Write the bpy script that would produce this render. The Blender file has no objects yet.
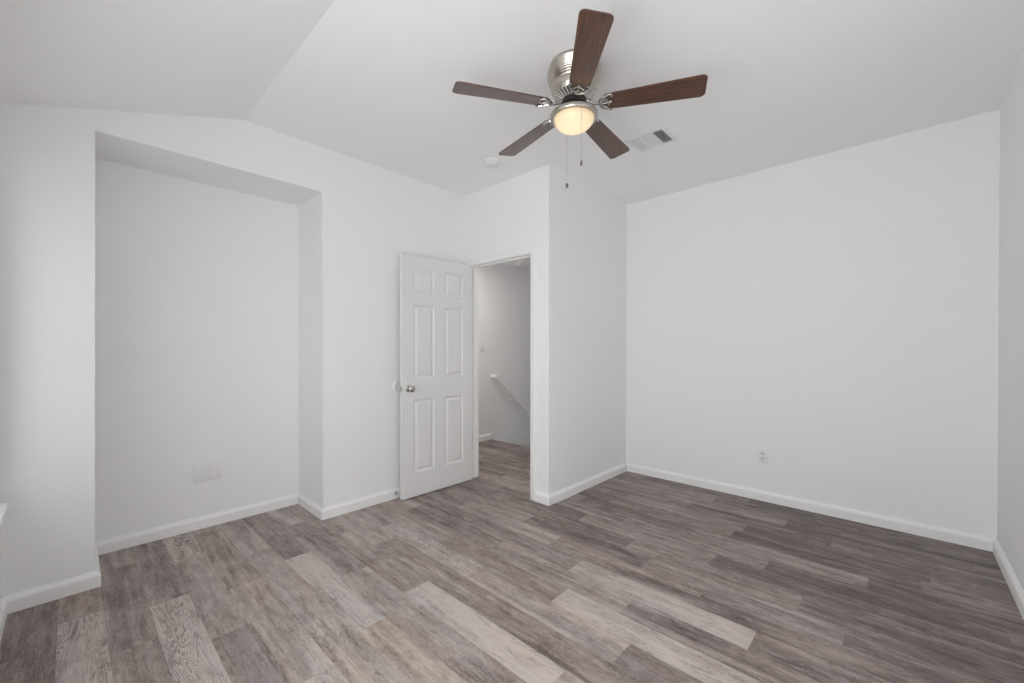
import bpy, bmesh, math, random
from mathutils import Vector, Matrix

S = bpy.context.scene
COL = S.collection
R = math.radians
PI = math.pi

# ------------------------------------------------------------------ camera
YAW, PITCH, ROLL, CAM_H = 0.7524, 0.0054, 0.0004, 1.2644
cd = bpy.data.cameras.new('camera'); cam = bpy.data.objects.new('camera', cd); COL.objects.link(cam)
_F = Vector((math.cos(YAW)*math.cos(PITCH), math.sin(YAW)*math.cos(PITCH), -math.sin(PITCH)))
_R = Vector((math.sin(YAW), -math.cos(YAW), 0)); _U = _R.cross(_F)
_R2 = _R*math.cos(ROLL)+_U*math.sin(ROLL); _U2 = -_R*math.sin(ROLL)+_U*math.cos(ROLL)
M = Matrix((_R2, _U2, -_F)).transposed().to_4x4(); M.translation = (0, 0, CAM_H)
cam.matrix_world = M
cd.sensor_width = 36; cd.lens = 36*414.389/1024; cd.shift_y = 8.786/1024; cd.clip_start = 0.02
S.camera = cam

# ------------------------------------------------------------------ light and exposure
W = bpy.data.worlds.new('daylight'); S.world = W; W.use_nodes = True
bg = W.node_tree.nodes['Background']; bg.inputs[0].default_value = (0.97, 0.985, 1.0, 1); bg.inputs[1].default_value = 1.0
SKY, GROUND_GLOW = 1.6, 1.6         # sky overhead and an added ground glow below, seen only through the windows
_n = W.node_tree.nodes; _tc = _n.new('ShaderNodeTexCoord'); _sx = _n.new('ShaderNodeSeparateXYZ'); _mr = _n.new('ShaderNodeMapRange')
_mr.inputs['From Min'].default_value = -0.06; _mr.inputs['From Max'].default_value = 0.06; _mr.inputs['To Min'].default_value = GROUND_GLOW; _mr.inputs['To Max'].default_value = SKY
W.node_tree.links.new(_tc.outputs['Generated'], _sx.inputs[0]); W.node_tree.links.new(_sx.outputs['Z'], _mr.inputs['Value']); W.node_tree.links.new(_mr.outputs['Result'], bg.inputs[1])
S.view_settings.view_transform = 'Standard'; S.view_settings.look = 'None'
S.view_settings.exposure = 0.0; S.view_settings.gamma = 1.0; S.view_settings.use_curve_mapping = False
S.cycles.use_denoising = True
S.cycles.max_bounces = 14; S.cycles.diffuse_bounces = 10; S.cycles.glossy_bounces = 4
S.cycles.sample_clamp_indirect = 6.0

def lamp(kind, name, loc, power, color=(1, 1, 1), rot=(0, 0, 0), **kw):
    d = bpy.data.lights.new(name, kind); d.energy = power; d.color = color
    for k, v in kw.items(): setattr(d, k, v)
    o = bpy.data.objects.new(name, d); COL.objects.link(o); o.location = loc; o.rotation_euler = rot
    return o

# ------------------------------------------------------------------ room measurements (metres, camera over the origin)
XL, XR, YE, YF, XD, YW, YB = -0.226, 3.9315, -0.445, 2.064, 2.6363, 3.1075, 3.58
A0, A1, HA, H, HL, XC = 0.091, 1.2796, 2.42, 2.74, 2.42, 0.776
WT = 0.115                       # partition thickness
DY0, DY1, DZ = 2.256, 3.026, 2.052   # clear door opening
JT = 0.018                       # jamb thickness
HY, HX, HH = 4.15, 4.0, 2.46     # hall: far wall, landing edge, ceiling
BB, BT = 0.080, 0.020            # baseboard height, thickness
# window by its visible sill tip, then two unseen ones added for light: wall, span along it, sill and head height, fill lamp power
WIN = [('left', 1.60, 2.98, 0.53, 2.08, 0.3), ('left', -0.20, 1.30, 0.53, 2.08, 49.0), ('front', 0.55, 2.05, 0.53, 2.08, 2.2)]
DAY = (0.972, 0.985, 1.0)
for (wall, a0, a1, z0, z1, pw) in WIN:      # fill lamp added at each window on top of the sky, and a portal that tells the sampler where the sky shows
    for nme, off, p_ in (('window_daylight', 0.152, pw), ('window_portal', 0.156, 1.0)):
        if wall == 'left': o = lamp('AREA', nme, (XL-off, (a0+a1)/2, (z0+z1)/2), p_, DAY, (0, -PI/2, 0), shape='RECTANGLE', size=z1-z0, size_y=a1-a0)
        else: o = lamp('AREA', nme, ((a0+a1)/2, YE-off, (z0+z1)/2), p_, DAY, (PI/2, 0, 0), shape='RECTANGLE', size=a1-a0, size_y=z1-z0)
        o.data.cycles.is_portal = nme == 'window_portal'
lamp('AREA', 'hall_fill_light', (3.05, 3.6, 2.43), 13, (1, 0.965, 0.94), shape='DISK', size=0.3)  # unseen fill added to brighten the hall, no fixture there

# ------------------------------------------------------------------ materials
def nm(name):
    m = bpy.data.materials.new(name); m.use_nodes = True
    return m, m.node_tree, m.node_tree.nodes['Principled BSDF']
def simple(name, col, rough=0.5, metal=0.0, noise=0.0, nscale=40, bump=0.0, bscale=200, spec=0.5):
    m, nt, b = nm(name)
    b.inputs['Roughness'].default_value = rough; b.inputs['Metallic'].default_value = metal
    b.inputs['Specular IOR Level'].default_value = spec
    b.inputs['Base Color'].default_value = (*col, 1)
    tc = nt.nodes.new('ShaderNodeTexCoord')
    if noise:
        n = nt.nodes.new('ShaderNodeTexNoise'); n.inputs['Scale'].default_value = nscale; n.inputs['Detail'].default_value = 3
        nt.links.new(tc.outputs['Object'], n.inputs['Vector'])
        mx = nt.nodes.new('ShaderNodeMix'); mx.data_type = 'RGBA'
        mx.inputs['A'].default_value = (*[c*(1-noise) for c in col], 1); mx.inputs['B'].default_value = (*[min(1, c*(1+noise)) for c in col], 1)
        nt.links.new(n.outputs['Fac'], mx.inputs['Factor']); nt.links.new(mx.outputs['Result'], b.inputs['Base Color'])
    if bump:
        n = nt.nodes.new('ShaderNodeTexNoise'); n.inputs['Scale'].default_value = bscale; n.inputs['Detail'].default_value = 2
        nt.links.new(tc.outputs['Object'], n.inputs['Vector'])
        bp = nt.nodes.new('ShaderNodeBump'); bp.inputs['Strength'].default_value = bump; bp.inputs['Distance'].default_value = 0.002
        nt.links.new(n.outputs['Fac'], bp.inputs['Height']); nt.links.new(bp.outputs['Normal'], b.inputs['Normal'])
    return m

WALL = simple('wall_paint', (0.85, 0.85, 0.85), 0.85, noise=0.006, nscale=6, bump=0.10, bscale=140, spec=0.25)
CEIL = simple('ceiling_paint', (0.89, 0.89, 0.89), 0.95, noise=0.006, nscale=6, bump=0.14, bscale=120, spec=0.15)
TRIM = simple('trim_paint', (0.85, 0.85, 0.845), 0.5, noise=0.004, spec=0.3)
DOORP = simple('door_paint', (0.76, 0.76, 0.755), 0.42, noise=0.004, nscale=20)
PLASTIC = simple('white_plastic', (0.81, 0.81, 0.805), 0.35, noise=0.004)
DARK = simple('dark_recess', (0.03, 0.03, 0.03), 0.8, noise=0.1)
NICKEL = simple('brushed_nickel', (0.52, 0.48, 0.43), 0.28, 1.0, noise=0.06, nscale=30)
CHROME = simple('polished_nickel', (0.60, 0.59, 0.57), 0.16, 1.0, noise=0.03)
FINM = simple('satin_fins', (0.72, 0.69, 0.65), 0.45, 0.55, noise=0.03)
DMETAL = simple('dark_motor_metal', (0.07, 0.06, 0.055), 0.4, 0.8, noise=0.1)
BOB = simple('dark_bead', (0.16, 0.14, 0.12), 0.35, 0.6, noise=0.1)
VENTP = simple('vent_enamel', (0.80, 0.80, 0.80), 0.45, noise=0.004)
GLASSM, _nt, _b = nm('window_glass')
_b.inputs['Base Color'].default_value = (1, 1, 1, 1); _b.inputs['Roughness'].default_value = 0.0; _b.inputs['IOR'].default_value = 1.0
_b.inputs['Transmission Weight'].default_value = 1.0
_tr = _nt.nodes.new('ShaderNodeBsdfTransparent'); _gl = _nt.nodes.new('ShaderNodeBsdfGlossy'); _gl.inputs['Roughness'].default_value = 0.02
_ms = _nt.nodes.new('ShaderNodeMixShader'); _ms.inputs[0].default_value = 0.05
_nt.links.new(_tr.outputs[0], _ms.inputs[1]); _nt.links.new(_gl.outputs[0], _ms.inputs[2])
_nt.links.new(_ms.outputs[0], _nt.nodes['Material Output'].inputs['Surface']); _nt.nodes.remove(_b)

def shade_mat():                  # frosted glass bowl, lit from inside
    m, nt, b = nm('lit_frosted_glass')
    b.inputs['Base Color'].default_value = (0.50, 0.43, 0.31, 1); b.inputs['Roughness'].default_value = 0.35
    geo = nt.nodes.new('ShaderNodeTexCoord'); sep = nt.nodes.new('ShaderNodeSeparateXYZ')
    nt.links.new(geo.outputs['Object'], sep.inputs[0])
    mr = nt.nodes.new('ShaderNodeMapRange'); mr.inputs['From Min'].default_value = 0.0; mr.inputs['From Max'].default_value = -0.075
    mr.inputs['To Min'].default_value = 0.40; mr.inputs['To Max'].default_value = 0.78
    nt.links.new(sep.outputs['Z'], mr.inputs['Value'])
    cr = nt.nodes.new('ShaderNodeMix'); cr.data_type = 'RGBA'
    cr.inputs['A'].default_value = (1.0, 0.66, 0.30, 1); cr.inputs['B'].default_value = (1.0, 0.86, 0.58, 1)
    nt.links.new(mr.outputs['Result'], cr.inputs['Factor'])
    nt.links.new(cr.outputs['Result'], b.inputs['Emission Color']); nt.links.new(mr.outputs['Result'], b.inputs['Emission Strength'])
    return m
SHADE = shade_mat()

def walnut():
    m, nt, b = nm('walnut_blade')
    b.inputs['Roughness'].default_value = 0.34; b.inputs['Coat Weight'].default_value = 0.5; b.inputs['Coat Roughness'].default_value = 0.22
    tc = nt.nodes.new('ShaderNodeTexCoord'); mp = nt.nodes.new('ShaderNodeMapping'); mp.inputs['Scale'].default_value = (4, 70, 4)
    nt.links.new(tc.outputs['Object'], mp.inputs['Vector'])
    n = nt.nodes.new('ShaderNodeTexNoise'); n.inputs['Scale'].default_value = 1.6; n.inputs['Detail'].default_value = 6; n.inputs['Distortion'].default_value = 0.6
    nt.links.new(mp.outputs['Vector'], n.inputs['Vector'])
    r = nt.nodes.new('ShaderNodeValToRGB'); r.color_ramp.elements[0].position = 0.3; r.color_ramp.elements[1].position = 0.72
    r.color_ramp.elements[0].color = (0.032, 0.013, 0.008, 1); r.color_ramp.elements[1].color = (0.125, 0.052, 0.026, 1)
    nt.links.new(n.outputs['Fac'], r.inputs['Fac']); nt.links.new(r.outputs['Color'], b.inputs['Base Color'])
    return m
WALNUT = walnut()
EDGE = simple('blade_edge', (0.05, 0.03, 0.022), 0.5, noise=0.1)

def floor_mat():
    m, nt, b = nm('vinyl_plank')
    L = nt.links; N = nt.nodes
    def math_(op, a, c=None, clamp=False):
        n = N.new('ShaderNodeMath'); n.operation = op; n.use_clamp = clamp
        for i, v in enumerate((a, c)):
            if v is None: continue
            if isinstance(v, (int, float)): n.inputs[i].default_value = v
            else: L.new(v, n.inputs[i])
        return n.outputs[0]
    uv = N.new('ShaderNodeUVMap'); uv.uv_map = 'plank_uv'
    at = N.new('ShaderNodeAttribute'); at.attribute_name = 'plank'
    sep = N.new('ShaderNodeSeparateXYZ'); L.new(at.outputs['Vector'], sep.inputs[0])
    tone, warm, swirl = sep.outputs
    at2 = N.new('ShaderNodeAttribute'); at2.attribute_name = 'seed'
    seed = at2.outputs['Fac']
    su = N.new('ShaderNodeSeparateXYZ'); L.new(uv.outputs['UV'], su.inputs[0])
    u, v = su.outputs['X'], su.outputs['Y']
    def noise(ku, kv, ks, detail=2, rough=0.5, dist=0.0):
        c = N.new('ShaderNodeCombineXYZ')
        L.new(math_('MULTIPLY', u, ku), c.inputs[0]); L.new(math_('MULTIPLY', v, kv), c.inputs[1]); L.new(math_('MULTIPLY', seed, ks), c.inputs[2])
        n = N.new('ShaderNodeTexNoise'); n.inputs['Scale'].default_value = 1; n.inputs['Detail'].default_value = detail
        n.inputs['Roughness'].default_value = rough; n.inputs['Distortion'].default_value = dist
        L.new(c.outputs[0], n.inputs['Vector']); return n.outputs['Fac']
    streak = noise(19, 0.9, 91, 3, 0.6, 0.5)
    cloud = noise(14, 5.0, 53, 4, 0.6, 0.8)
    grain = noise(230, 7, 71, 4, 0.65)
    fine = noise(260, 45, 33, 3, 0.7)
    mott = noise(62, 17, 83, 3, 0.6, 1.0)
    patch = noise(13, 3.2, 41, 2, 0.5, 0.6)
    chatter = noise(95, 150, 23, 3, 0.75, 1.5)
    patch = math_('MULTIPLY', math_('SUBTRACT', patch, 0.50), 6.0, True)
    # cathedral lines
    field = noise(10, 1.35, 29, 3, 0.5, 0.9)
    ph = math_('FRACT', math_('MULTIPLY', field, 24))
    tri = math_('ABSOLUTE', math_('SUBTRACT', ph, 0.5))
    line = math_('SUBTRACT', 1.0, math_('DIVIDE', tri, 0.20), True)
    gate = noise(12, 2.2, 7, 2)
    gate = math_('MULTIPLY', math_('SUBTRACT', math_('ADD', gate, math_('MULTIPLY', swirl, 0.10)), 0.47), 6.0, True)
    # tone
    t = math_('ADD', tone, math_('MULTIPLY', math_('SUBTRACT', streak, 0.5), 0.90))
    t = math_('ADD', t, math_('MULTIPLY', math_('SUBTRACT', cloud, 0.5), 0.62))
    t = math_('ADD', t, math_('MULTIPLY', math_('SUBTRACT', grain, 0.5), 0.55))
    t = math_('ADD', t, math_('MULTIPLY', math_('SUBTRACT', mott, 0.5), 0.55))
    t = math_('ADD', t, math_('MULTIPLY', math_('MULTIPLY', math_('SUBTRACT', tri, 0.27), 0.75), math_('MULTIPLY', swirl, gate)))
    t = math_('ADD', t, math_('MULTIPLY', patch, math_('SUBTRACT', math_('MULTIPLY', math_('SUBTRACT', chatter, 0.5), 1.5), 0.14)))
    t = math_('ADD', t, math_('MULTIPLY', math_('SUBTRACT', fine, 0.5), 0.40), True)
    ramp = N.new('ShaderNodeValToRGB'); cr = ramp.color_ramp
    cr.elements[0].position = 0.0; cr.elements[0].color = (0.062, 0.047, 0.044, 1)
    cr.elements[1].position = 1.0; cr.elements[1].color = (0.500, 0.462, 0.442, 1)
    for p, c in ((0.30, (0.150, 0.122, 0.116)), (0.55, (0.275, 0.238, 0.226)), (0.80, (0.400, 0.362, 0.345))):
        e = cr.elements.new(p); e.color = (*c, 1)
    L.new(t, ramp.inputs['Fac'])
    # warm and grey drift
    wn = noise(11, 1.4, 17, 2)
    wf = math_('ADD', math_('MULTIPLY', math_('SUBTRACT', wn, 0.5), 1.6), warm, True)
    tint = N.new('ShaderNodeMix'); tint.data_type = 'RGBA'; tint.inputs['A'].default_value = (0.985, 0.985, 1.005, 1); tint.inputs['B'].default_value = (1.10, 0.985, 0.88, 1)
    L.new(wf, tint.inputs['Factor'])
    mul = N.new('ShaderNodeMix'); mul.data_type = 'RGBA'; mul.blend_type = 'MULTIPLY'; mul.inputs['Factor'].default_value = 1
    L.new(ramp.outputs['Color'], mul.inputs['A']); L.new(tint.outputs['Result'], mul.inputs['B'])
    la = math_('MULTIPLY', math_('MULTIPLY', line, gate), math_('MULTIPLY', swirl, 0.50))
    # short dark checks and knots
    chk = noise(60, 5.5, 13, 3, 0.6, 1.2)
    chk = math_('MULTIPLY', math_('SUBTRACT', chk, 0.63), 11.0, True)
    kn = noise(16, 7, 61, 2, 0.5)
    kn = math_('MULTIPLY', math_('SUBTRACT', kn, 0.69), 14.0, True)
    la = math_('MAXIMUM', la, math_('MULTIPLY', chk, 0.42)); la = math_('MAXIMUM', la, math_('MULTIPLY', kn, 0.45))
    # joint lines between planks
    ed = N.new('ShaderNodeAttribute'); ed.attribute_name = 'plank_size'
    es = N.new('ShaderNodeSeparateXYZ'); L.new(ed.outputs['Vector'], es.inputs[0])
    lu = N.new('ShaderNodeUVMap'); lu.uv_map = 'local_uv'; ls = N.new('ShaderNodeSeparateXYZ'); L.new(lu.outputs['UV'], ls.inputs[0])
    du = math_('MINIMUM', ls.outputs['X'], math_('SUBTRACT', es.outputs['X'], ls.outputs['X']))
    dv = math_('MINIMUM', ls.outputs['Y'], math_('SUBTRACT', es.outputs['Y'], ls.outputs['Y']))
    dd = math_('MINIMUM', du, dv)
    joint = math_('SUBTRACT', 1.0, math_('DIVIDE', dd, 0.0014), True)
    la = math_('MAXIMUM', la, math_('MULTIPLY', joint, 0.38))
    dk = N.new('ShaderNodeMix'); dk.data_type = 'RGBA'; dk.inputs['B'].default_value = (0.050, 0.038, 0.034, 1)
    L.new(la, dk.inputs['Factor']); L.new(mul.outputs['Result'], dk.inputs['A'])
    L.new(dk.outputs['Result'], b.inputs['Base Color'])
    b.inputs['Roughness'].default_value = 0.42; b.inputs['Specular IOR Level'].default_value = 0.42
    bp = N.new('ShaderNodeBump'); bp.inputs['Strength'].default_value = 0.25; bp.inputs['Distance'].default_value = 0.001
    L.new(math_('SUBTRACT', math_('ADD', grain, fine), math_('MULTIPLY', la, 1.5)), bp.inputs['Height']); L.new(bp.outputs['Normal'], b.inputs['Normal'])
    return m
FLOOR = floor_mat()

# ------------------------------------------------------------------ mesh helpers
def obj(name, bm, mat, parent=None, loc=None, smooth=False, rot=None):
    me = bpy.data.meshes.new(name)
    bmesh.ops.recalc_face_normals(bm, faces=bm.faces)
    bm.to_mesh(me); bm.free()
    for mm in (mat if isinstance(mat, (list, tuple)) else [mat]): me.materials.append(mm)
    if smooth:
        for p in me.polygons: p.use_smooth = True
        me.set_sharp_from_angle(angle=R(38))
    o = bpy.data.objects.new(name, me); COL.objects.link(o)
    if parent: o.parent = parent
    if loc: o.location = loc
    if rot: o.rotation_euler = rot
    return o
def tag(o, label, cat, group=None):
    o['label'] = label; o['category'] = cat
    if group: o['group'] = group
    return o
def struct(o): o['kind'] = 'structure'; return o
def empty(name, loc, rot=(0, 0, 0)):
    o = bpy.data.objects.new(name, None); COL.objects.link(o); o.location = loc; o.rotation_euler = rot; o.empty_display_size = 0.05
    return o
def box(bm, x0, x1, y0, y1, z0, z1, bev=0.0, seg=2):
    r = bmesh.ops.create_cube(bm, size=1, matrix=Matrix.Translation(((x0+x1)/2, (y0+y1)/2, (z0+z1)/2)) @ Matrix.Diagonal((x1-x0, y1-y0, z1-z0, 1)))
    if bev:
        es = {e for v in r['verts'] for e in v.link_edges}
        bmesh.ops.bevel(bm, geom=list(es), offset=bev, segments=seg, affect='EDGES', profile=0.5)
def prism(bm, pts, axis, a, b):
    """pts in the plane normal to axis, swept from a to b"""
    def P(p, t):
        return {'x': (t, p[0], p[1]), 'y': (p[0], t, p[1]), 'z': (p[0], p[1], t)}[axis]
    v0 = [bm.verts.new(P(p, a)) for p in pts]; v1 = [bm.verts.new(P(p, b)) for p in pts]
    bm.faces.new(v0); bm.faces.new(v1)
    n = len(pts)
    for i in range(n): bm.faces.new((v0[i], v0[(i+1) % n], v1[(i+1) % n], v1[i]))
    return v0, v1
def bevel_edges(bm, test, off=0.006, seg=3):
    es = [e for e in bm.edges if test(e.verts[0].co, e.verts[1].co)]
    if es: bmesh.ops.bevel(bm, geom=es, offset=off, segments=seg, affect='EDGES', profile=0.5)
def near(a, b): return abs(a-b) < 1e-4
def lathe(bm, prof, n=40, ctr=(0, 0, 0)):
    """prof: list of (r, z) around the z axis"""
    rings = []
    for r, z in prof:
        if r < 1e-6: rings.append([bm.verts.new((ctr[0], ctr[1], ctr[2]+z))])
        else: rings.append([bm.verts.new((ctr[0]+r*math.cos(2*PI*k/n), ctr[1]+r*math.sin(2*PI*k/n), ctr[2]+z)) for k in range(n)])
    for A, B in zip(rings, rings[1:]):
        for k in range(n):
            k2 = (k+1) % n
            if len(A) == 1 and len(B) == 1: continue
            if len(A) == 1: bm.faces.new((A[0], B[k], B[k2]))
            elif len(B) == 1: bm.faces.new((A[k], A[k2], B[0]))
            else: bm.faces.new((A[k], A[k2], B[k2], B[k]))
def tube(bm, pts, rad, n=8, cap=True):
    pts = [Vector(p) for p in pts]
    rads = rad if isinstance(rad, (list, tuple)) else [rad]*len(pts)
    up = Vector((0, 0, 1)); rings = []
    for i, p in enumerate(pts):
        d = (pts[min(i+1, len(pts)-1)]-pts[max(i-1, 0)]).normalized()
        s = d.cross(up)
        if s.length < 1e-3: s = d.cross(Vector((1, 0, 0)))
        s.normalize(); t = s.cross(d)
        rings.append([bm.verts.new(p+rads[i]*(s*math.cos(2*PI*k/n)+t*math.sin(2*PI*k/n))) for k in range(n)])
    for A, B in zip(rings, rings[1:]):
        for k in range(n): bm.faces.new((A[k], A[(k+1) % n], B[(k+1) % n], B[k]))
    if cap: bm.faces.new(rings[0]); bm.faces.new(rings[-1])
def xform(bm, mat): bmesh.ops.transform(bm, matrix=mat, verts=bm.verts)
def B(): return bmesh.new()

# ------------------------------------------------------------------ floor of vinyl planks
def build_floor():
    rnd = random.Random(11)
    PW, PL, X0 = 0.1524, 0.914, 1.634
    # one joint measured in each row; then tones from the far plank to the near one: (upper end y, tone, warmth, swirl)
    joint = {-14: 2.3, -13: 2.9, -12: 2.62, -11: 2.80, -10: 3.275, -9: 2.668, -8: 3.085, -7: 2.557, -6: 1.985, -5: 2.67, -4: 3.163, -3: 1.865, -2: 2.45,
             -1: 1.75, 0: 1.267, 1: 1.885, 2: 1.375, 3: 1.65, 4: 1.088, 5: 1.268, 6: 1.725, 7: 1.475, 8: 0.12, 9: -0.086, 10: 0.787, 11: 0.32, 12: 0.595, 13: 0.21, 14: 0.902, 15: 0.45}
    tone = {  # row: {index of plank below the measured joint (0 = just nearer, -1 = just farther): (tone, warmth, swirl)}
        -13: {0: (.33, .6, 0)}, -12: {-1: (.28, .5, .1), 0: (.24, .6, .1), 1: (.3, .5, 0)},
        -11: {-1: (.44, .75, .1), 0: (.66, .4, 1), 1: (.55, .5, .3)}, -10: {-1: (.50, .6, 0), 0: (.33, .35, .1), 1: (.42, .5, .1)},
        -9: {-1: (.38, .35, .5), 0: (.72, .35, 1), 1: (.6, .4, .4)}, -8: {-1: (.74, .35, 1), 0: (.50, .5, .1), 1: (.30, .3, .3), 2: (.4, .4, .1)},
        -7: {-1: (.43, .75, .2), 0: (.56, .5, .1), 1: (.80, .35, .7)}, -6: {-2: (.52, .35, .2), -1: (.54, .45, .2), 0: (.54, .5, .5), 1: (.4, .4, .2)},
        -5: {-1: (.36, .35, .2), 0: (.80, .3, .7), 1: (.55, .7, .2), 2: (.4, .4, .2)}, -4: {-1: (.68, .3, .2), 0: (.44, .35, .2), 1: (.54, .5, .1), 2: (.40, .4, .4)},
        -3: {-1: (.47, .6, .2), 0: (.82, .35, .6), 1: (.45, .45, .3), -2: (.44, .6, .1)}, -2: {-1: (.60, .5, .2), 0: (.44, .55, .3), 1: (.28, .45, .3), 2: (.5, .4, .2)},
        -1: {-1: (.74, .35, .7), 0: (.55, .55, .1), 1: (.30, .4, .3), -2: (.50, .5, .1)}, 0: {-1: (.47, .65, .1), 0: (.80, .35, .6), -2: (.56, .5, .1), 1: (.5, .5, .3)},
        1: {-1: (.30, .45, .1), 0: (.48, .55, .1), 1: (.34, .4, .4), -2: (.64, .5, .1)}, 2: {-1: (.38, .4, .1), 0: (.74, .45, .3), -2: (.40, .45, .1), 1: (.36, .45, .4)},
        3: {-1: (.62, .45, .1), 0: (.38, .6, .1), 1: (.32, .45, .2), -2: (.45, .45, .1)}, 4: {-1: (.32, .45, .1), 0: (.45, .5, .2), 1: (.28, .4, .2), -2: (.5, .5, .1)},
        5: {-1: (.36, .55, .1), 0: (.62, .45, .5), 1: (.32, .45, .1), -2: (.42, .5, .1)}, 6: {-1: (.30, .45, .1), 0: (.56, .5, .3), 1: (.36, .45, .1), 2: (.42, .4, .1)},
        7: {-1: (.40, .5, .1), 0: (.64, .45, .7), 1: (.27, .4, .1)}, 8: {-1: (.54, .5, .1), 0: (.27, .4, .1), -2: (.36, .5, .1)},
        9: {-1: (.32, .5, .1), 0: (.46, .45, .1), -2: (.44, .6, .1)}, 10: {-1: (.58, .45, .3), 0: (.24, .45, .1), -2: (.34, .5, .1)},
        11: {-1: (.32, .7, .1), 0: (.43, .5, .1), -2: (.40, .55, .1)}, 12: {-1: (.56, .5, .1), 0: (.30, .65, .1)},
        13: {-1: (.34, .5, .1), 0: (.30, .5, .1)}, 14: {-1: (.46, .5, .1), 0: (.27, .5, .1), 1: (.33, .5, .1)}}
    x_min, x_max, y_min, y_max = -0.36, HX, -0.56, HY+0.1
    verts, faces, data = [], [], []
    def q(x0, x1, y0, y1, z=0.0):
        i = len(verts); verts.extend([(x0, y0, z), (x1, y0, z), (x1, y1, z), (x0, y1, z)]); faces.append((i, i+1, i+2, i+3))
    for k in range(-14, 16):
        xa, xb = X0+PW*k, X0+PW*(k+1)
        j = joint[k]
        for i in range(-6, 6):
            yt = j-PL*i; yb = yt-PL
            x0, x1, y0, y1 = max(xa, x_min), min(xb, x_max), max(yb, y_min), min(yt, y_max)
            if x1-x0 < 0.002 or y1-y0 < 0.002: continue
            tn = tone.get(k, {}).get(i) or (rnd.uniform(.28, .56), rnd.uniform(.35, .6), rnd.choice((0.1, 0.1, 0.4)))
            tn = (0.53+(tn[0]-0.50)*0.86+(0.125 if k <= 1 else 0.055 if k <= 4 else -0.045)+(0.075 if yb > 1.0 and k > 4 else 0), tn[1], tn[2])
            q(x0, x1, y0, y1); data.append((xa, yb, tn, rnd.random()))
    ntop = len(faces)
    # slab under the planks with a squared landing edge
    i = len(verts)
    for z in (0.0, -0.12):
        verts.extend([(x_min, y_min, z), (x_max, y_min, z), (x_max, y_max, z), (x_min, y_max, z)])
    faces += [(i+4, i+5, i+6, i+7), (i, i+1, i+5, i+4), (i+1, i+2, i+6, i+5), (i+2, i+3, i+7, i+6), (i+3, i, i+4, i+7)]
    data += [(0, 0, (.4, .5, 0), .5)]*5
    me = bpy.data.meshes.new('floor'); me.from_pydata(verts, [], faces)
    me.materials.append(FLOOR)
    uv = me.uv_layers.new(name='plank_uv'); lu = me.uv_layers.new(name='local_uv')
    for nme, ty in (('plank', 'FLOAT_VECTOR'), ('seed', 'FLOAT'), ('plank_size', 'FLOAT_VECTOR')): me.attributes.new(nme, ty, 'FACE')
    at, sd, sz = (me.attributes[q_] for q_ in ('plank', 'seed', 'plank_size')); uv, lu = me.uv_layers['plank_uv'], me.uv_layers['local_uv']
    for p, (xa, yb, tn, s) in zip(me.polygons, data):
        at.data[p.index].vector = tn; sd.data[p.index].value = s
        sz.data[p.index].vector = (PW, PL, 0) if p.index < ntop else (99, 99, 0)
        for li in p.loop_indices:
            c = me.vertices[me.loops[li].vertex_index].co
            uv.data[li].uv = (c.x, c.y); lu.data[li].uv = (c.x-xa, c.y-yb) if p.index < ntop else (50, 50)
    o = bpy.data.objects.new('floor', me); COL.objects.link(o)
    return struct(o)
build_floor()

# ------------------------------------------------------------------ room shell
bm = B()
sl = (H-HL)/(XC-XL)
prism(bm, [(XL-0.15, HL-0.15*sl), (XC, H), (XR+0.12, H), (XR+0.12, H+0.15), (XL-0.15, H+0.15)], 'y', YE-0.15, YB+0.1)
struct(obj('ceiling', bm, CEIL))

# alcove side wall: one slab with the alcove notch
bm = B()
prism(bm, [(XL, 0), (A0, 0), (A0, HA), (A1, HA), (A1, 0), (XD+WT, 0), (XD+WT, H), (XC, H), (XL, HL)], 'y', YW, YB)
bevel_edges(bm, lambda a, b: near(a.y, YW) and near(b.y, YW) and ((near(a.x, b.x) and (near(a.x, A0) or near(a.x, A1))) or (near(a.z, HA) and near(b.z, HA))), 0.007)
struct(obj('wall_back', bm, WALL))
bm = B(); box(bm, XL, XD+WT, YB, YB+0.1, 0, HA+0.05); struct(obj('wall_alcove', bm, WALL))

# door wall with the opening
bm = B()
prism(bm, [(YF, 0), (DY0-JT, 0), (DY0-JT, DZ+JT), (DY1+JT, DZ+JT), (DY1+JT, 0), (YW, 0), (YW, H), (YF, H)], 'x', XD, XD+WT)
bevel_edges(bm, lambda a, b: near(a.x, XD) and near(b.x, XD) and near(a.y, YF) and near(b.y, YF), 0.007)
struct(obj('wall_door', bm, WALL))
bm = B(); box(bm, XD+WT, XR, YF, YF+WT, 0, H); struct(obj('wall_closet', bm, WALL))
bm = B(); box(bm, XR, XR+0.12, YE, YF+WT, 0, H); struct(obj('wall_right', bm, WALL))
bm = B()
cuts = [XL]
FR = sorted((w[1], w[2], w[3], w[4]) for w in WIN if w[0] == 'front')
for (a, b_, z0, z1) in FR:
    cuts += [a, b_]
    box(bm, a, b_, YE-0.15, YE, 0, z0)
cuts.append(XR+0.12)
def top_at(x): return H if x >= XC else HL+(x-XL)*sl
for i in range(len(cuts)-1):
    a, b_ = cuts[i], cuts[i+1]
    zb = 0 if i % 2 == 0 else FR[i//2][3]
    top = [(b_, top_at(b_))]+([(XC, H)] if a < XC < b_ else [])+[(a, top_at(a))]
    prism(bm, [(a, zb), (b_, zb)]+top, 'y', YE-0.15, YE)
struct(obj('wall_front', bm, WALL))

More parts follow.
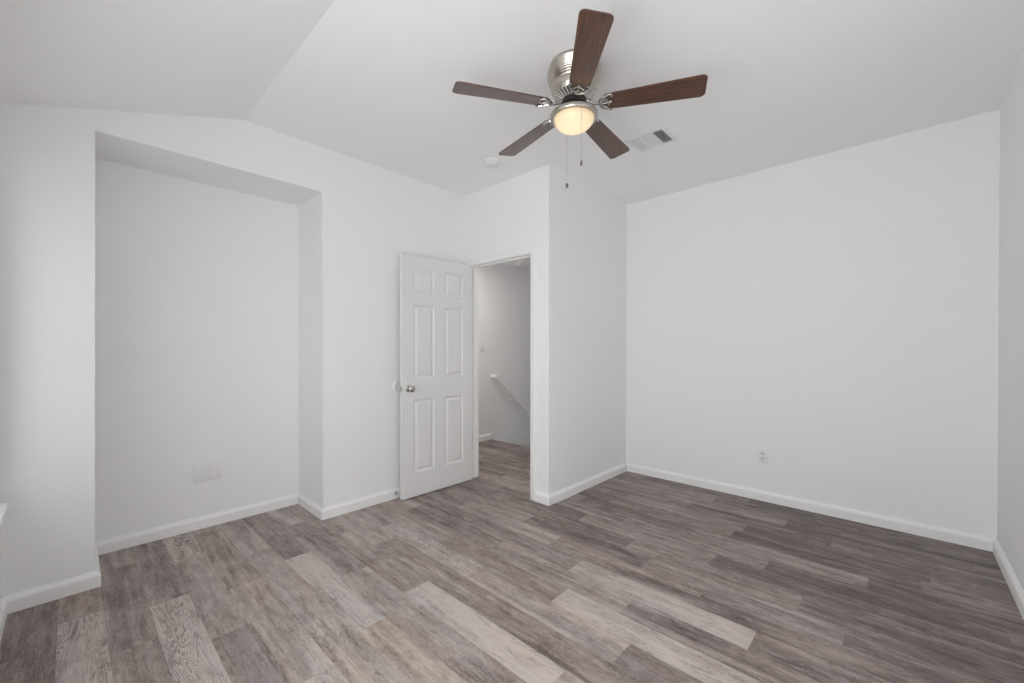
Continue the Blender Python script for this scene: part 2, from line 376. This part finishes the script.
# left wall with window openings
bm = B()
LW = sorted((w[1], w[2], w[3], w[4]) for w in WIN if w[0] == 'left')
ys = [YE-0.15]
for w in LW: ys += [w[0], w[1]]
ys.append(YB+0.1)
for i in range(len(ys)-1):
    if i % 2 == 0: box(bm, XL-0.15, XL, ys[i], ys[i+1], 0, HL-0.15*sl)
    else:
        box(bm, XL-0.15, XL, ys[i], ys[i+1], 0, LW[i//2][2]); box(bm, XL-0.15, XL, ys[i], ys[i+1], LW[i//2][3], HL-0.15*sl)
prism(bm, [(XL-0.15, HL-0.15*sl), (XL, HL-0.15*sl), (XL, HL)], 'y', YE-0.15, YB+0.1)
struct(obj('wall_left', bm, WALL))

# windows, the second and third added only to let in light: vinyl frame, sashes, glass, sill with apron; built facing +x at the origin, then set into their wall
for n, (wall, y0, y1, z0, z1, pw) in enumerate(WIN):
    if wall == 'left': place = Matrix.Translation((XL, 0, 0))
    else: place = Matrix.Translation((0, YE, 0)) @ Matrix.Rotation(R(90), 4, 'Z') @ Matrix.Scale(-1, 4, (0, 1, 0))
    def fin(name, bm, mat, parent=None):
        xform(bm, place); return obj(name, bm, mat, parent)
    bm = B(); f = 0.045; xa, xb = -0.14, -0.075
    for (a, b_, c, d) in ((y0, y0+f, z0, z1), (y1-f, y1, z0, z1), (y0+f, y1-f, z0, z0+f), (y0+f, y1-f, z1-f, z1)): box(bm, xa, xb, a, b_, c, d, 0.003)
    ym = (y0+y1)/2; two = y1-y0 > 1.1
    if two: box(bm, xa, xb, ym-0.03, ym+0.03, z0+f, z1-f, 0.003)
    w = struct(fin('window_%d' % (n+1), bm, PLASTIC))
    zm = (z0+z1)/2
    for (a, b_) in (((y0+f, ym-0.03), (ym+0.03, y1-f)) if two else ((y0+f, y1-f),)):
        bm = B(); g = 0.028
        for (za, zb, xo) in ((z0+f, zm+0.015, 0.0), (zm-0.015, z1-f, -0.024)):
            for (p, q_, r_, s_) in ((a, a+g, za, zb), (b_-g, b_, za, zb), (a+g, b_-g, za, za+g), (a+g, b_-g, zb-g, zb)): box(bm, xa+0.028+xo, xa+0.05+xo, p, q_, r_, s_)
        fin('sash', bm, PLASTIC, w)
        bm = B(); box(bm, xa+0.036, xa+0.040, a+g, b_-g, z0+f+g, zm-0.013); box(bm, xa+0.012, xa+0.016, a+g, b_-g, zm+0.013, z1-f-g); fin('glass_pane', bm, GLASSM, w)
    bm = B(); box(bm, -0.075, 0.0, y0, y1, z0-0.010, z0+0.010)
    box(bm, 0.0005, 0.028, y0-0.055, y1+0.075, z0-0.010, z0+0.010, 0.004); box(bm, 0.0005, 0.014, y0-0.04, y1+0.06, z0-0.066, z0-0.010, 0.003)
    fin('window_sill', bm, TRIM, w)

# baseboards with an eased top
def base_run(bm, p, q_, side, m0=0, m1=0):
    """p to q_ along the wall foot; side points into the room; m0, m1 = 1 mitres that end round an outside corner"""
    p, q_, n = Vector((*p, 0)), Vector((*q_, 0)), Vector((*side, 0)); t = (q_-p).normalized()
    prof = [(0.0, 0.0), (BT, 0.0), (BT, BB-0.022), (BT-0.004, BB-0.012), (BT-0.012, BB-0.006), (BT-0.013, BB), (0.0, BB)]
    A = [bm.verts.new(p+n*d-t*d*m0+Vector((0, 0, z))) for d, z in prof]; C = [bm.verts.new(q_+n*d+t*d*m1+Vector((0, 0, z))) for d, z in prof]
    bm.faces.new(A); bm.faces.new(C)
    for i in range(len(prof)): bm.faces.new((A[i], A[(i+1) % len(prof)], C[(i+1) % len(prof)], C[i]))
def baseboard(name, runs):
    bm = B()
    for r in runs: base_run(bm, *r)
    return struct(obj(name, bm, TRIM))
CO = 0.062                       # casing width plus reveal
baseboard('baseboard_left', [((XL, YE), (XL, YW), (1, 0))])
baseboard('baseboard_back', [((XL, YW), (A0, YW), (0, -1), 0, 1), ((A1, YW), (XD, YW), (0, -1), 1, 0)])
baseboard('baseboard_alcove', [((A0, YB), (A1, YB), (0, -1)), ((A0, YW), (A0, YB), (1, 0), 1, 0), ((A1, YW), (A1, YB), (-1, 0), 1, 0)])
baseboard('baseboard_door', [((XD, YF), (XD, DY0-CO), (-1, 0), 1, 0)])
baseboard('baseboard_closet', [((XD, YF), (XR, YF), (0, -1), 1, 0)])
baseboard('baseboard_right', [((XR, YE), (XR, YF), (-1, 0))])
baseboard('baseboard_front', [((XL, YE), (XR, YE), (0, 1))])

# door casing and jamb
def casing(name, xface, d):
    bm = B(); ti, to, wv = 0.010, 0.017, 0.057
    a, b_, t = DY0-0.005, DY1+0.005, DZ+0.005
    loops = []
    for off, th in ((0, 0), (0, ti-0.003), (0.004, ti), (0.026, ti+0.001), (0.032, to-0.002), (wv-0.010, to), (wv, to-0.004), (wv, 0)):
        x = xface+d*th
        loops.append([bm.verts.new(c) for c in ((x, a-off, 0), (x, a-off, t+off), (x, min(b_+off, YW-0.001), t+off), (x, min(b_+off, YW-0.001), 0))])
    for A, C in zip(loops, loops[1:]):
        for k in range(3): bm.faces.new((A[k], A[k+1], C[k+1], C[k]))
    A, C = loops[0], loops[-1]
    for k in range(3): bm.faces.new((A[k], A[k+1], C[k+1], C[k]))
    for e in (0, 3): bm.faces.new([l[e] for l in loops])
    return struct(obj(name, bm, TRIM))
casing('trim_1', XD, -1)
bm = B()
for (y0, y1, z0, z1) in ((DY0-JT, DY0, 0, DZ+JT), (DY1, DY1+JT, 0, DZ+JT), (DY0, DY1, DZ, DZ+JT)): box(bm, XD+0.0005, XD+WT, y0, y1, z0, z1)
for (y0, y1, z0, z1) in ((DY0, DY0+0.011, 0, DZ), (DY1-0.011, DY1, 0, DZ), (DY0+0.011, DY1-0.011, DZ-0.011, DZ)): box(bm, XD+0.040, XD+0.075, y0, y1, z0, z1, 0.002)
struct(obj('trim_2', bm, TRIM))

# ------------------------------------------------------------------ hall landing and stair wall beyond the door
HXE = 7.2
bm = B(); box(bm, XD+WT, HXE, HY, HY+0.1, -2.6, HH); struct(obj('wall_hall', bm, WALL))
bm = B(); box(bm, XD, XD+WT, YW, HY+0.1, 0, H); struct(obj('wall_landing', bm, WALL))
bm = B(); box(bm, HX, HX+0.1, YF+WT, 3.15, -2.6, HH); struct(obj('wall_stairwell', bm, WALL))
bm = B(); box(bm, HX+0.1, HXE, 3.05, 3.15, -2.6, HH); struct(obj('wall_stairs', bm, WALL))
bm = B(); box(bm, HXE, HXE+0.1, 3.05, HY+0.1, -2.6, HH); struct(obj('wall_end', bm, WALL))
bm = B(); box(bm, XD+WT, HXE+0.1, YF+WT, HY+0.1, HH, HH+0.1)
struct(obj('ceiling_hall', bm, CEIL))
bm = B()
rise, run, nst = 0.19, 0.235, 12
prism(bm, [(HX+run*(i//2 + (i % 2)), -rise*(i//2+1)) for i in range(2*nst)]+[(HX+run*nst, -2.6), (HX, -2.6)], 'y', 3.15, HY-0.016)
struct(obj('floor_stairs', bm, simple('stair_carpet', (0.30, 0.27, 0.25), 0.95, noise=0.1)))
bm = B(); prism(bm, [(HX, BB), (HX+nst*run, BB-nst*rise), (HX+nst*run, -nst*rise-0.3), (HX, -0.3)], 'y', HY-0.014, HY); struct(obj('trim_3', bm, TRIM))
baseboard('baseboard_hall', [((XD+WT, HY), (HX, HY), (0, -1)), ((HX, YF+WT), (HX, 3.15), (-1, 0))])

# handrail down the stairs
hr = tag(empty('handrail', (4.03, HY, 0.87)), 'white handrail sloping down the stair wall seen through the open doorway', 'handrail')
bm = B(); ry = -0.07; s_ = -0.83
L_ = 2.6
tube(bm, [(0, ry, 0.0), (0.012, ry, -0.012*0.83), (L_, ry, s_*L_)], [0.021, 0.024, 0.024], 14)
obj('rail', bm, TRIM, hr, smooth=True)
bm = B(); tube(bm, [(0.0, -0.001, 0.0), (0.0, ry, 0.0)], [0.030, 0.026], 14); tube(bm, [(-0.012, ry, 0.006), (0.014, ry, -0.006)], 0.029, 14)
obj('rail_end', bm, TRIM, hr, smooth=True)
for t in (0.35, 1.5, 2.4):
    bm = B(); tube(bm, [(t, -0.001, s_*t-0.075), (t, -0.045, s_*t-0.075), (t, -0.066, s_*t-0.052), (t, ry, s_*t-0.024)], 0.007, 8)
    lathe(bm, [(0, 0), (0.026, 0), (0.024, 0.005), (0, 0.006)], 16)  # rose, turned onto the wall below
    vs = [v for v in bm.verts if abs(v.co.x) < 0.03 and abs(v.co.y) < 0.03 and 0 <= v.co.z < 0.007]
    bmesh.ops.transform(bm, matrix=Matrix.Translation((t, 0, s_*t-0.075)) @ Matrix.Rotation(R(90), 4, 'X'), verts=vs)
    obj('bracket', bm, TRIM, hr, smooth=True)

# ------------------------------------------------------------------ six panel door, open against the wall
DW, DH, DT = 0.756, 2.038, 0.035
def build_door():
    # local: x from hinge (0) to free edge (DW), y thickness (0 = face shown to the camera, DT = face to the wall), z up
    xs = [0, 0.108, 0.325, 0.431, 0.648, DW]
    zs = [0, 0.196, 0.822, 0.998, 1.624, 1.716, 1.936, DH]
    bm = B()
    for face in (0, 1):
        yv = 0.0 if face == 0 else DT; sg = 1 if face == 0 else -1
        grid = [[bm.verts.new((x, yv, z)) for z in zs] for x in xs]
        for i in range(5):
            for j in range(7):
                c = [grid[i][j], grid[i+1][j], grid[i+1][j+1], grid[i][j+1]]
                if i in (1, 3) and j in (1, 3, 5):
                    x0, x1, z0, z1 = xs[i], xs[i+1], zs[j], zs[j+1]; prev = c
                    for ins, dep in ((0.005, 0.002), (0.013, 0.011), (0.022, 0.011), (0.042, 0.002)):
                        ring = [bm.verts.new((a, yv+sg*dep, b_)) for a, b_ in ((x0+ins, z0+ins), (x1-ins, z0+ins), (x1-ins, z1-ins), (x0+ins, z1-ins))]
                        for k in range(4): bm.faces.new((prev[k], prev[(k+1) % 4], ring[(k+1) % 4], ring[k]))
                        prev = ring
                    bm.faces.new(prev)
                else: bm.faces.new(c)
    # edges
    bm.verts.ensure_lookup_table()
    def e4(a, b_, c, d): bm.faces.new([bm.verts.new(p) for p in (a, b_, c, d)])
    e4((0, 0, 0), (0, DT, 0), (0, DT, DH), (0, 0, DH)); e4((DW, 0, 0), (DW, DT, 0), (DW, DT, DH), (DW, 0, DH))
    e4((0, 0, 0), (DW, 0, 0), (DW, DT, 0), (0, DT, 0)); e4((0, 0, DH), (DW, 0, DH), (DW, DT, DH), (0, DT, DH))
    bmesh.ops.remove_doubles(bm, verts=bm.verts, dist=1e-5)
    d = struct(obj('door_1', bm, DOORP, None, (XD-0.006, DY1-0.041, 0.008)))
    d['label'] = 'white six panel door standing open beside the doorway'
    d.rotation_euler = (0, 0, 0)
    # mirror so that local x runs away from the hinge into the room
    for v in d.data.vertices: v.co.x = -v.co.x
    d.data.flip_normals()
    d.rotation_euler.z = R(-0.6)
    # knob both sides
    kx, kz = -(DW-0.062), 0.918
    for sg, y0 in ((-1, 0.0), (1, DT)):
        bm = B()
        prof = [(0, 0), (0.032, 0), (0.031, 0.004), (0.026, 0.008), (0.013, 0.010), (0.0115, 0.024), (0.016, 0.030), (0.0245, 0.036), (0.0275, 0.045), (0.026, 0.054), (0.019, 0.060), (0.008, 0.0615), (0, 0.061)]
        lathe(bm, prof, 28)
        xform(bm, Matrix.Translation((kx, y0, kz)) @ Matrix.Rotation(R(90)*(1 if sg < 0 else -1), 4, 'X'))
        obj('door_knob', bm, CHROME, d, smooth=True)
    bm = B(); box(bm, -DW-0.0012, -DW+0.001, 0.006, DT-0.006, kz-0.028, kz+0.028, 0.0005); box(bm, -DW-0.011, -DW, 0.012, 0.023, kz-0.008, kz+0.008, 0.002)
    obj('latch_plate', bm, CHROME, d)
    for z in (0.24, 1.02, 1.80):
        bm = B()
        for k in range(5): tube(bm, [(0.004, DT+0.004, z-0.044+0.0178*k), (0.004, DT+0.004, z-0.044+0.0178*k+0.017)], 0.006, 10)
        box(bm, -0.001, 0.0015, 0.004, DT, z-0.044, z+0.044)
        obj('hinge', bm, CHROME, d)
build_door()

# round wall bumper behind the door knob
t = tag(empty('wall_bumper', (1.925, YW, 0.935)), 'round white wall bumper behind the door knob, half hidden by the open door', 'bumper')
bm = B(); lathe(bm, [(0, 0.0005), (0.066, 0.0005), (0.066, 0.006), (0.060, 0.010), (0.054, 0.0085), (0.030, 0.005), (0, 0.004)], 40); xform(bm, Matrix.Rotation(R(90), 4, 'X'))
obj('bumper_disc', bm, PLASTIC, t, smooth=True)

# spring stop on the baseboard behind the door
t = tag(empty('door_stop', (1.868, YW-BT, 0.048)), 'small metal spring stop on the baseboard behind the open door', 'door stop')
bm = B(); tube(bm, [(0.0055*math.cos(a), -0.004-0.040*a/(2*PI*9), 0.0055*math.sin(a)) for a in [2*PI*9*i/126 for i in range(127)]], 0.0012, 5); obj('spring', bm, CHROME, t, smooth=True)
bm = B(); lathe(bm, [(0, 0), (0.010, 0), (0.010, 0.003), (0.005, 0.006), (0, 0.006)], 16); xform(bm, Matrix.Rotation(R(90), 4, 'X')); obj('mount', bm, CHROME, t, smooth=True)
bm = B(); lathe(bm, [(0, 0.043), (0.0075, 0.043), (0.008, 0.052), (0.006, 0.055), (0, 0.055)], 16); xform(bm, Matrix.Rotation(R(90), 4, 'X')); obj('rubber_tip', bm, PLASTIC, t, smooth=True)

# ------------------------------------------------------------------ electrical plates
def plate_bm(w, h, th=0.007):
    bm = B(); box(bm, -w/2, w/2, -th, -0.0003, -h/2, h/2, 0.0028, 3); return bm
def screw(z, y=-0.0062):
    bm = B(); lathe(bm, [(0, 0), (0.0035, 0), (0.0032, 0.0010), (0, 0.0013)], 12); xform(bm, Matrix.Translation((0, y+0.0008, z)) @ Matrix.Rotation(R(90), 4, 'X')); return bm
def duplex(loc, rz, label):
    t = tag(empty('wall_outlet', loc, (0, 0, rz)), label, 'outlet')
    obj('cover_plate', plate_bm(0.078, 0.122), PLASTIC, t, smooth=True)
    for z in (0.0195, -0.0195):
        bm = B(); lathe(bm, [(0, 0.0062), (0.0165, 0.0062), (0.0165, 0.0085), (0.0155, 0.0092), (0, 0.0092)], 24); xform(bm, Matrix.Translation((0, 0, z)) @ Matrix.Rotation(R(90), 4, 'X'))
        r = obj('receptacle', bm, simple('receptacle_plastic', (0.72, 0.72, 0.71), 0.4, noise=0.004), t, smooth=True)
        bm = B(); box(bm, -0.0075, -0.0050, -0.0097, -0.0090, z+0.000, z+0.009); box(bm, 0.0050, 0.0072, -0.0097, -0.0090, z+0.001, z+0.008)
        lathe(bm, [(0, 0.0090), (0.0028, 0.0090), (0.0028, 0.0097), (0, 0.0097)], 12)
        vs = [v for v in bm.verts if v.co.z > 0.0085 and v.co.z < 0.0100 and abs(v.co.x) < 0.003 and abs(v.co.y) < 0.003]
        bmesh.ops.transform(bm, matrix=Matrix.Translation((0, 0, z-0.007)) @ Matrix.Rotation(R(90), 4, 'X'), verts=vs)
        obj('slots', bm, DARK, r)
    obj('screw', screw(0), PLASTIC, t)
    return t
duplex((XR, 0.826, 0.375), R(-90), 'white duplex outlet low on the bare right-hand wall')
t = tag(empty('wall_plate', (0.622, YB, 0.386)), 'plain blank white plate low on the alcove wall, the left of the pair', 'wall plate')
obj('cover_plate', plate_bm(0.074, 0.122), PLASTIC, t, smooth=True)
for z in (0.043, -0.043): obj('screw', screw(z), PLASTIC, t)
t = tag(empty('wall_plate', (0.711, YB, 0.389)), 'white plate with framed insert low on the alcove wall, right of the blank one', 'wall plate')
obj('cover_plate', plate_bm(0.080, 0.124), PLASTIC, t, smooth=True)
bm = B(); box(bm, -0.0175, 0.0175, -0.0085, -0.005, -0.034, 0.034, 0.002); obj('insert', bm, PLASTIC, t)
for z in (0.049, -0.049): obj('screw', screw(z), PLASTIC, t)
t = tag(empty('light_switch', (3.83, HY, 1.29)), 'white light switch on the hallway wall, just past the door jamb', 'light switch')
obj('cover_plate', plate_bm(0.075, 0.120), PLASTIC, t, smooth=True)
bm = B(); box(bm, -0.005, 0.005, -0.016, -0.005, -0.004, 0.014, 0.001); obj('toggle', bm, PLASTIC, t)

# ------------------------------------------------------------------ ceiling pieces
def detector(loc, label):
    t = tag(empty('smoke_detector', loc), label, 'smoke detector')
    bm = B(); lathe(bm, [(0, 0), (0.068, 0), (0.068, -0.010), (0.064, -0.013), (0, -0.013)], 40); obj('base_plate', bm, PLASTIC, t, smooth=True)
    bm = B(); lathe(bm, [(0.0, -0.013), (0.058, -0.013), (0.056, -0.016), (0.060, -0.018), (0.061, -0.022), (0.054, -0.034), (0.047, -0.038), (0.026, -0.040), (0.024, -0.037), (0.0, -0.037)], 40)
    obj('sensor_cover', bm, PLASTIC, t, smooth=True)
    bm = B(); lathe(bm, [(0, -0.037), (0.010, -0.037), (0.010, -0.0405), (0, -0.0405)], 20); obj('test_button', bm, PLASTIC, t)
    return t
detector((2.292, 2.358, H), 'round white smoke detector on the bedroom ceiling below a fan blade tip')
detector((4.33, 3.93, HH), 'round white smoke detector on the hallway ceiling, glimpsed through the doorway')

def vent():
    x0, x1, y0, y1 = 2.700, 2.945, 1.148, 1.432
    t = tag(empty('air_vent', ((x0+x1)/2, (y0+y1)/2, H)), 'white three-section air register on the ceiling beside the fan', 'air vent')
    hx, hy = (x1-x0)/2, (y1-y0)/2
    bm = B(); f = 0.028
    for (a, b_, c, d) in ((-hx, hx, -hy, -hy+f), (-hx, hx, hy-f, hy), (-hx, -hx+f, -hy+f, hy-f), (hx-f, hx, -hy+f, hy-f)): box(bm, a, b_, c, d, -0.007, -0.0004, 0.002)
    w = (2*hy-2*f-0.024)/3
    bars = [(-hy+f+w, -hy+f+w+0.012), (-hy+f+2*w+0.012, -hy+f+2*w+0.024)]
    for c, d in bars: box(bm, -hx+f, hx-f, c, d, -0.007, -0.0004)
    obj('vent_frame', bm, VENTP, t)
    bm = B(); box(bm, -hx+f, hx-f, -hy+f, hy-f, -0.0012, -0.0004); obj('duct_throat', bm, DARK, t)
    secs = [(-hy+f, -hy+f+w, 1, 40), (-hy+f+w+0.012, -hy+f+2*w+0.012, 0, 4), (hy-f-w, hy-f, 1, -40)]
    for (c, d, along, ang) in secs:
        bm = B()
        if along:
            n = 6
            for k in range(n):
                y = c+(k+0.5)*(d-c)/n
                b2 = B(); box(b2, -hx+f, hx-f, -0.0075, 0.0075, -0.0005, 0.0005); xform(b2, Matrix.Translation((0, y, -0.0065)) @ Matrix.Rotation(R(ang), 4, 'X'))
                me = bpy.data.meshes.new('tmp'); b2.to_mesh(me); b2.free(); bm.from_mesh(me); bpy.data.meshes.remove(me)
        else:
            n = 13
            for k in range(n):
                x = -hx+f+(k+0.5)*(2*hx-2*f)/n
                b2 = B(); box(b2, -0.0052, 0.0052, c, d, -0.0005, 0.0005); xform(b2, Matrix.Translation((x, 0, -0.0065)) @ Matrix.Rotation(R(ang), 4, 'Y'))
                me = bpy.data.meshes.new('tmp'); b2.to_mesh(me); b2.free(); bm.from_mesh(me); bpy.data.meshes.remove(me)
        obj('louver_section', bm, VENTP, t)
vent()

# ------------------------------------------------------------------ ceiling fan
def fan():
    FX, FY, BZ = 1.802, 1.245, 2.522-H; DROOP = R(1.35)
    t = tag(empty('ceiling_fan', (FX, FY, H)), 'five-blade ceiling fan with walnut blades, nickel motor and lit glass bowl', 'ceiling fan')
    bm = B()
    prof = [(0.0, -0.0005), (0.120, -0.0005), (0.124, -0.004), (0.128, -0.020)]
    z = -0.020
    for k in range(9):           # fine turned ribs round the drum
        r = 0.129+0.009*math.sin(min(1, (k+1)/5)*PI/2) if k < 5 else 0.138-0.0022*(k-4)**1.5
        prof += [(r, z-0.001), (r+0.0012, z-0.005), (r-0.0014, z-0.0095)]; z -= 0.0105
    prof += [(0.122, -0.130), (0.112, -0.150), (0.106, -0.162), (0.104, -0.166), (0.0, -0.166)]
    lathe(bm, prof, 64); obj('motor_housing', bm, NICKEL, t, smooth=True)
    bm = B()
    lathe(bm, [(0.0, -0.1665), (0.100, -0.1665), (0.060, -0.182), (0.0, -0.182)], 48); cor = obj('vent_ring', bm, DARK, t, smooth=True)
    bm = B()
    for k in range(32):
        b2 = B(); box(b2, 0.060, 0.106, -0.0036, 0.0036, -0.004, 0.004, 0.001, 1)
        xform(b2, Matrix.Rotation(2*PI*k/32, 4, 'Z') @ Matrix.Translation((0, 0, -0.183)) @ Matrix.Translation((0.06, 0, 0)) @ Matrix.Rotation(R(-20), 4, 'Y') @ Matrix.Translation((-0.06, 0, 0)))
        me = bpy.data.meshes.new('tmp'); b2.to_mesh(me); b2.free(); bm.from_mesh(me); bpy.data.meshes.remove(me)
    obj('cooling_fins', bm, FINM, t)
    bm = B(); lathe(bm, [(0, -0.182), (0.052, -0.182), (0.066, -0.190), (0.068, -0.205), (0.060, -0.212), (0.0, -0.212)], 40); obj('flywheel', bm, DMETAL, t, smooth=True)
    # switch cup and bowl holder
    bm = B()
    lathe(bm, [(0, -0.212), (0.038, -0.212), (0.046, -0.216), (0.052, -0.226), (0.060, -0.232), (0.072, -0.236), (0.090, -0.242), (0.108, -0.250), (0.120, -0.259), (0.1245, -0.268), (0.1245, -0.276), (0.121, -0.281), (0.112, -0.2835), (0.104, -0.282), (0.102, -0.274), (0.0, -0.268)], 56)
    obj('bowl_holder', bm, NICKEL, t, smooth=True)
    bm = B(); n = 14; sag = 0.070; rr = 0.1035
    lathe(bm, [(rr*math.cos(a), -sag*math.sin(a)) for a in [PI/2*i/n for i in range(n)]]+[(0, -sag)], 56)
    obj('glass_shade', bm, SHADE, t, (0, 0, -0.279), smooth=True)
    bm = B(); lathe(bm, [(0, -0.0), (0.006, -0.001), (0.007, -0.006), (0.003, -0.012), (0, -0.013)], 14)
    # blades
    a0 = R(-65.54); pitch = R(-11.13)
    r0, r1 = 0.146, 0.634
    for k in range(5):
        a = a0+R(72)*k
        # outline, x along the radius, y across
        half0, half1 = 0.048, 0.0665
        pts = []
        def corner(cx, cy, rad, s, e, m=6): return [(cx+rad*math.cos(s+(e-s)*i/m), cy+rad*math.sin(s+(e-s)*i/m)) for i in range(m+1)]
        rc = 0.024
        pts += corner(r1-rc-0.004, -half1+rc, rc, -PI/2, -0.12)
        pts += corner(r1-rc-0.004, half1-rc, rc, 0.12, PI/2)
        rc0 = 0.030
        pts += corner(r0+rc0, half0-rc0+0.002, rc0, PI/2, PI) + corner(r0+rc0, -half0+rc0-0.002, rc0, PI, PI*1.5)
        bm = B(); prism(bm, pts, 'z', -0.003, 0.003)
        bevel_edges(bm, lambda p, q_: near(p.z, q_.z), 0.0012, 2)
        bl = obj('blade', bm, WALNUT, t, (0, 0, BZ)); bl.rotation_mode = 'QUATERNION'
        bl.rotation_quaternion = (Matrix.Rotation(a, 4, 'Z') @ Matrix.Rotation(DROOP, 4, 'Y') @ Matrix.Rotation(pitch, 4, 'X')).to_quaternion()
        # blade iron in the blade's own frame, lying on the underside
        bm = B(); zb = -0.0075
        IX = -0.020
        arc = []
        for i in range(25):
            q1 = -1+2*i/24
            arc.append((IX+0.150+0.052*abs(q1)**2.2, 0.050*q1, zb+0.0015))
        tube(bm, arc, [0.0050]*3+[0.0068]*19+[0.0050]*3, 8)
        for q1 in (1, -1):
            tube(bm, [(IX+0.200, 0.0495*q1, zb+0.001), (IX+0.211, 0.0475*q1, zb+0.001), (IX+0.217, 0.041*q1, zb+0.001), (IX+0.213, 0.035*q1, zb+0.001)], [0.0050, 0.0056, 0.0055, 0.0035], 8)
            tube(bm, [(IX+0.153, 0.006*q1, zb), (IX+0.172, 0.020*q1, zb), (IX+0.186, 0.022*q1, zb), (IX+0.194, 0.014*q1, zb), (IX+0.200, 0.0, zb)], [0.0055, 0.0048, 0.0045, 0.004, 0.003], 8)
        tube(bm, [(IX+0.150, 0, zb), (IX+0.200, 0, zb)], [0.0055, 0.004], 8)
        # arm back to the flywheel, rising into it
        inv = (Matrix.Rotation(DROOP, 4, 'Y') @ Matrix.Rotation(pitch, 4, 'X')).inverted()
        def loc(p): return tuple(inv @ Vector(p))
        tube(bm, [loc((0.056, 0, 0.022)), loc((0.072, 0, 0.018)), loc((0.088, 0, 0.004)), loc((0.104, 0, -0.005)), loc((0.120, 0, -0.008)), (0.136, 0, zb)], [0.010, 0.009, 0.007, 0.0065, 0.007, 0.008], 10)
        for (x, y) in ((0.158, 0.034), (0.158, -0.034), (0.186, 0.0)):
            b2 = B(); lathe(b2, [(0, -0.0055), (0.005, -0.005), (0.007, -0.003), (0.007, 0.0), (0, 0.0)], 12); xform(b2, Matrix.Translation((x, y, -0.004)))
            me = bpy.data.meshes.new('tmp'); b2.to_mesh(me); b2.free(); bm.from_mesh(me); bpy.data.meshes.remove(me)
        obj('blade_iron', bm, CHROME, bl, smooth=True)
    # pull chains (beads) with bobs; c is the offset from the axis
    for (cx, cy, zt, zb_, mat) in ((0.0736, 0.097, -0.266, -0.568, PLASTIC), (-0.075, -0.0955, -0.266, -0.551, BOB)):
        bm = B()
        tube(bm, [(cx*0.86, cy*0.86, zt), (cx, cy, zt-0.004), (cx, cy, zt-0.02)], 0.0022, 6)
        tube(bm, [(cx, cy, zt-0.02), (cx, cy, zb_)], 0.0008, 5)
        zz = zt-0.02
        while zz > zb_:
            bmesh.ops.create_icosphere(bm, subdivisions=1, radius=0.0015, matrix=Matrix.Translation((cx, cy, zz))); zz -= 0.0042
        ch = obj('pull_chain', bm, CHROME, t)
        bm = B(); lathe(bm, [(0, 0), (0.004, -0.001), (0.0075, -0.008), (0.0085, -0.014), (0.0065, -0.022), (0.003, -0.026), (0, -0.0265)] if mat is PLASTIC else [(0, 0), (0.0035, -0.001), (0.0050, -0.010), (0.0060, -0.020), (0.0045, -0.026), (0, -0.027)], 16)
        obj('chain_bob', bm, BOB, ch, (cx, cy, zb_), smooth=True)
fan()
